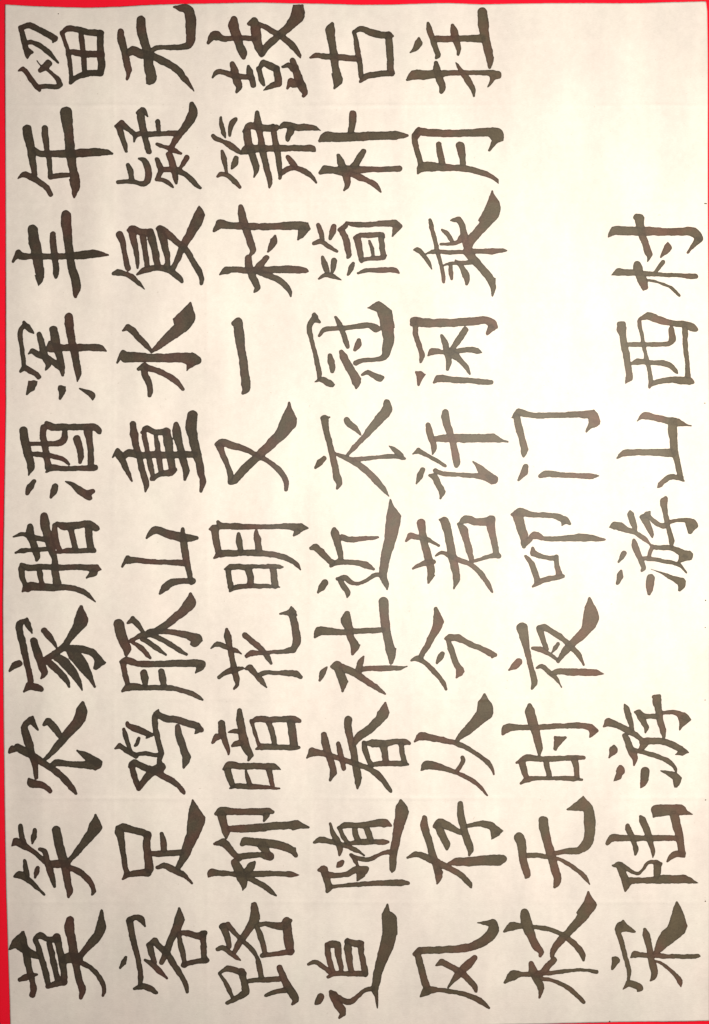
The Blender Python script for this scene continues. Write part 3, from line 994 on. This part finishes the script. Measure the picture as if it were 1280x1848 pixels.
P 640,215 680,200 960,203 1012,270 1087,318 930,326 800,330 630,354 622,310
P 290,1110 384,1120 308,1214
P 700,1018 1010,1013 1075,1070 1160,1112 1050,1108 700,1110
C 宋
W 1080 1600 6.4
1005,460,40
540,500,36 555,560,84 580,660,76 600,750,76 615,850,76 640,940,84 650,1000,76 635,1060,50 605,1090,16
380,820,24 430,790,84 480,795,60 600,798,56 720,802,56 850,805,54 980,805,52 1100,808,56 1150,800,40 1178,808,10
660,860,24 740,890,36 820,955,46 890,1020,54 940,1090,60 955,1155,14
285,395,24 280,440,80 340,490,60 430,525,12
250,450,90 215,490,50 240,560,64 275,670,56 305,780,54 335,890,54 360,990,54 350,1070,34
290,1190,16 350,1120,70 420,1140,80 480,1170,80 500,1185,50 460,1210,20
165,820,14 205,850,90 165,955,16
P 825,400 852,280 895,158 915,165 960,260 1002,370 1028,450 1000,530 900,612 760,722 690,780 640,785 650,710 690,600 725,530 795,465
P 190,490 250,420 285,388 330,430 432,522 420,535 330,520 210,545
P 163,815 205,815 252,850 180,945 150,962 150,900
"""
def value_noise(x, y, period, seed):
    xi = np.floor(x / period).astype(int); yi = np.floor(y / period).astype(int)
    fx = x / period - xi; fy = y / period - yi
    fx = fx * fx * (3 - 2 * fx); fy = fy * fy * (3 - 2 * fy)
    def r(a, b_):
        n = (a * 374761393 + b_ * 668265263 + seed * 974634777) & 0xffffffff
        n = ((n ^ (n >> 13)) * 1274126177) & 0xffffffff
        return ((n ^ (n >> 16)) & 0xffff) / 32767.5 - 1.0
    return (r(xi, yi) * (1 - fx) + r(xi + 1, yi) * fx) * (1 - fy) + (r(xi, yi + 1) * (1 - fx) + r(xi + 1, yi + 1) * fx) * fy

def parse_ink(text):
    chars = []; ox = oy = 0.0; k = 1.0
    for ln in text.strip().splitlines():
        w = ln.split()
        if w[0] == 'W': ox, oy, k = map(float, w[1:])
        elif w[0] == 'C': chars.append((w[1], []))
        elif w[0] == 'P': chars[-1][1].append(np.array([[ox + float(a) / k, oy + float(b_) / k] for a, b_ in (t_.split(',') for t_ in w[1:])]))
        else:
            chars[-1][1].append([(ox + a / k, oy + b_ / k, c_ / k) for a, b_, c_ in (map(float, t_.split(',')) for t_ in w)])
    return chars

def smooth_line(p):
    """a Catmull-Rom run through the points, kept straight through sharp turns"""
    p = np.array(p); n = len(p)
    if n < 3: return p
    tan = np.zeros((n, 2))
    for i in range(1, n - 1):
        a = p[i, :2] - p[i - 1, :2]; b_ = p[i + 1, :2] - p[i, :2]
        la, lb = np.hypot(*a), np.hypot(*b_)
        if la < 1e-6 or lb < 1e-6: continue
        if np.dot(a, b_) / (la * lb) > 0.55:
            t_ = a / la + b_ / lb
            tan[i] = t_ / np.hypot(*t_)
    out = [p[0]]
    for i in range(n - 1):
        L = np.hypot(*(p[i + 1, :2] - p[i, :2])); d = (p[i + 1, :2] - p[i, :2])
        m0 = tan[i] * L if tan[i].any() else d
        m1 = tan[i + 1] * L if tan[i + 1].any() else d
        for s in (0.25, 0.5, 0.75, 1.0):
            h1 = 2 * s ** 3 - 3 * s * s + 1; h2 = s ** 3 - 2 * s * s + s; h3 = -2 * s ** 3 + 3 * s * s; h4 = s ** 3 - s * s
            q = h1 * p[i, :2] + h2 * m0 + h3 * p[i + 1, :2] + h4 * m1
            out.append([q[0], q[1], p[i, 2] * (1 - s) + p[i + 1, 2] * s])
    return np.array(out)

def stroke_field(line, X, Y):
    d = np.full(X.shape, 1e3)
    for a, b_ in zip(line[:-1], line[1:]):
        vx, vy = b_[0] - a[0], b_[1] - a[1]
        L2 = vx * vx + vy * vy
        t_ = np.clip(((X - a[0]) * vx + (Y - a[1]) * vy) / max(L2, 1e-9), 0, 1)
        r = 0.5 * (a[2] + (b_[2] - a[2]) * t_)
        d = np.minimum(d, np.hypot(X - a[0] - vx * t_, Y - a[1] - vy * t_) - r)
    return d

def mark_field(poly, X, Y):
    d = np.full(X.shape, 1e6); s = np.ones(X.shape)
    n = len(poly)
    for i in range(n):
        ax, ay = poly[i]; bx, by = poly[i - 1]
        ex, ey = bx - ax, by - ay; wx_, wy_ = X - ax, Y - ay
        t_ = np.clip((wx_ * ex + wy_ * ey) / (ex * ex + ey * ey), 0, 1)
        d = np.minimum(d, (wx_ - ex * t_) ** 2 + (wy_ - ey * t_) ** 2)
        c1 = Y >= ay; c2 = Y < by; c3 = ex * wy_ > ey * wx_
        s = np.where((c1 & c2 & c3) | (~c1 & ~c2 & ~c3), -s, s)
    return s * np.sqrt(d)

def char_fields(strokes, step, seed):
    lines = [s if isinstance(s, np.ndarray) else smooth_line(s) for s in strokes]
    allp = np.concatenate([l[:, :2] for l in lines])
    x0 = allp[:, 0].min() - 16; x1 = allp[:, 0].max() + 16; y0 = allp[:, 1].min() - 16; y1 = allp[:, 1].max() + 16
    xs = np.arange(x0, x1, step); ys = np.arange(y0, y1, step)
    X, Y = np.meshgrid(xs, ys)
    # the wobble of hand and fibre at the edge of the ink
    wob = 0.75 * value_noise(X, Y, 9.0, seed) + 0.38 * value_noise(X, Y, 4.0, seed + 1) + 0.25 * value_noise(X, Y, 2.2, seed + 2)
    D = None; best = np.full(X.shape, 1e3); second = np.full(X.shape, 1e3)
    for l in lines:
        if l.shape[1] == 2: d = mark_field(l, X, Y)
        else:
            d = stroke_field(l, X, Y)
            second = np.minimum(second, np.maximum(best, d)); best = np.minimum(best, d)
        if D is None: D = d
        else:
            kk = 1.6; h = np.clip(0.5 + 0.5 * (D - d) / kk, 0, 1)
            D = D * (1 - h) + d * h - kk * h * (1 - h) * (np.abs(d) + np.abs(D) < 12)
    D = D + wob * 1.0 + INK_BIAS
    return X, Y, D, second
INK_BIAS = -0.15
def blobs(inside):
    """label the connected patches of ink"""
    lab = np.zeros(inside.shape, int); n = 0
    H, Wd = inside.shape
    for j, i in zip(*np.nonzero(inside)):
        if lab[j, i]: continue
        n += 1; lab[j, i] = n; st = [(j, i)]
        while st:
            a, b_ = st.pop()
            for c_, d_ in ((a + 1, b_), (a - 1, b_), (a, b_ + 1), (a, b_ - 1), (a+1,b_+1),(a-1,b_-1),(a+1,b_-1),(a-1,b_+1)):
                if 0 <= c_ < H and 0 <= d_ < Wd and inside[c_, d_] and not lab[c_, d_]:
                    lab[c_, d_] = n; st.append((c_, d_))
    return lab, n

LIFT = 0.00014
def ink_patch(name, X, Y, D, second, lab, which, tone, parent):
    H, Wd = D.shape
    mine = lab == which
    verts = []; rim = []; cross = []; vid = {}
    def add(key, x, y, d, s2):
        if key not in vid:
            vid[key] = len(verts)
            verts.append((x, y)); rim.append(min(1.0, max(0.0, 1.0 + d / 3.2))); cross.append(min(1.0, max(0.0, 0.5 - s2 / 2.0)))
        return vid[key]
    faces = []
    cells = mine[:-1, :-1] | mine[1:, :-1] | mine[:-1, 1:] | mine[1:, 1:]
    for j, i in zip(*np.nonzero(cells)):
        cs = ((j, i), (j, i + 1), (j + 1, i + 1), (j + 1, i))
        ring = []
        for q in range(4):
            a = cs[q]; b_ = cs[(q + 1) % 4]
            da = D[a] if (mine[a] or D[a] >= 0) else 0.5
            db = D[b_] if (mine[b_] or D[b_] >= 0) else 0.5
            if da < 0: ring.append(add(a, X[a], Y[a], da, second[a]))
            if (da < 0) != (db < 0):
                t_ = da / (da - db)
                key = (min(a, b_), max(a, b_))
                ring.append(add(key, X[a] + (X[b_] - X[a]) * t_, Y[a] + (Y[b_] - Y[a]) * t_, 0.0, second[a] * (1 - t_) + second[b_] * t_))
        ring = list(dict.fromkeys(ring))
        if len(ring) >= 3: faces.append(tuple(reversed(ring)))
    if len(faces) < 4: return None
    P = np.array(verts)
    z = height(P[:, 0], P[:, 1]) * S + LIFT
    V = np.stack([wx(P[:, 0]), wy(P[:, 1]), z], -1).tolist()
    o = mesh_obj(name, V, faces, ink_m, parent)
    for nm, vals in (('rim', rim), ('cross', cross), ('tone', [tone] * len(V))):
        at = o.data.attributes.new(nm, 'FLOAT', 'POINT')
        at.data.foreach_set('value', vals)
    return o

rnd = random.Random(11)
STEP = 1.25
for ci, (ch, strokes) in enumerate(parse_ink(INK)):
    X, Y, D, second = char_fields(strokes, STEP, ci * 7)
    lab, n = blobs(D < 0)
    cx, cy = X.mean(), Y.mean()
    tone = 0.10 + 0.60 * min(1.0, max(0.0, (cx - 60) / 900.0)) + rnd.uniform(-0.07, 0.07)  # ink colour lifted towards the right, painting in glare from the bright pool
    c_ = bpy.data.objects.new("character", None)
    c_.location = (wx(cx), wy(cy), 0)
    scene.collection.objects.link(c_)
    c_.parent = sheet
    c_["label"] = "brush-written character " + ch
    for w in range(1, n + 1):
        if (lab == w).sum() < 5: continue
        o = ink_patch("brush_stroke", X, Y, D, second, lab, w, tone, c_)
        if o: o.matrix_parent_inverse = c_.matrix_basis.inverted()

# small ink specks along the right margin and near the corners
for k_, (x, y, r) in enumerate([(1273.2, 366.8, 1.5), (1275.5, 367.0, 1.2), (1272.8, 727.4, 1.1), (1273.6, 1083.4, 1.4), (1273.0, 1132.5, 1.0), (1272.8, 1263.5, 0.9), (1273.4, 1443.6, 1.2), (1273.0, 1626.4, 1.2), (105.6, 25.2, 1.1), (1101.0, 1844.2, 1.3)]):
    pts = []
    for q in range(9):
        a = q * 2 * math.pi / 9
        rr = r * (0.75 + 0.4 * rnd.random())
        px, py = x + rr * math.cos(a) * 1.15, y + rr * math.sin(a)
        pts.append((wx(px), wy(py), float(height(px, py)) * S + LIFT))
    o = mesh_obj("ink_speck", pts, [tuple(reversed(range(9)))], ink_m, sheet)
    at = o.data.attributes.new('tone', 'FLOAT', 'POINT'); at.data.foreach_set('value', [0.25] * 9)
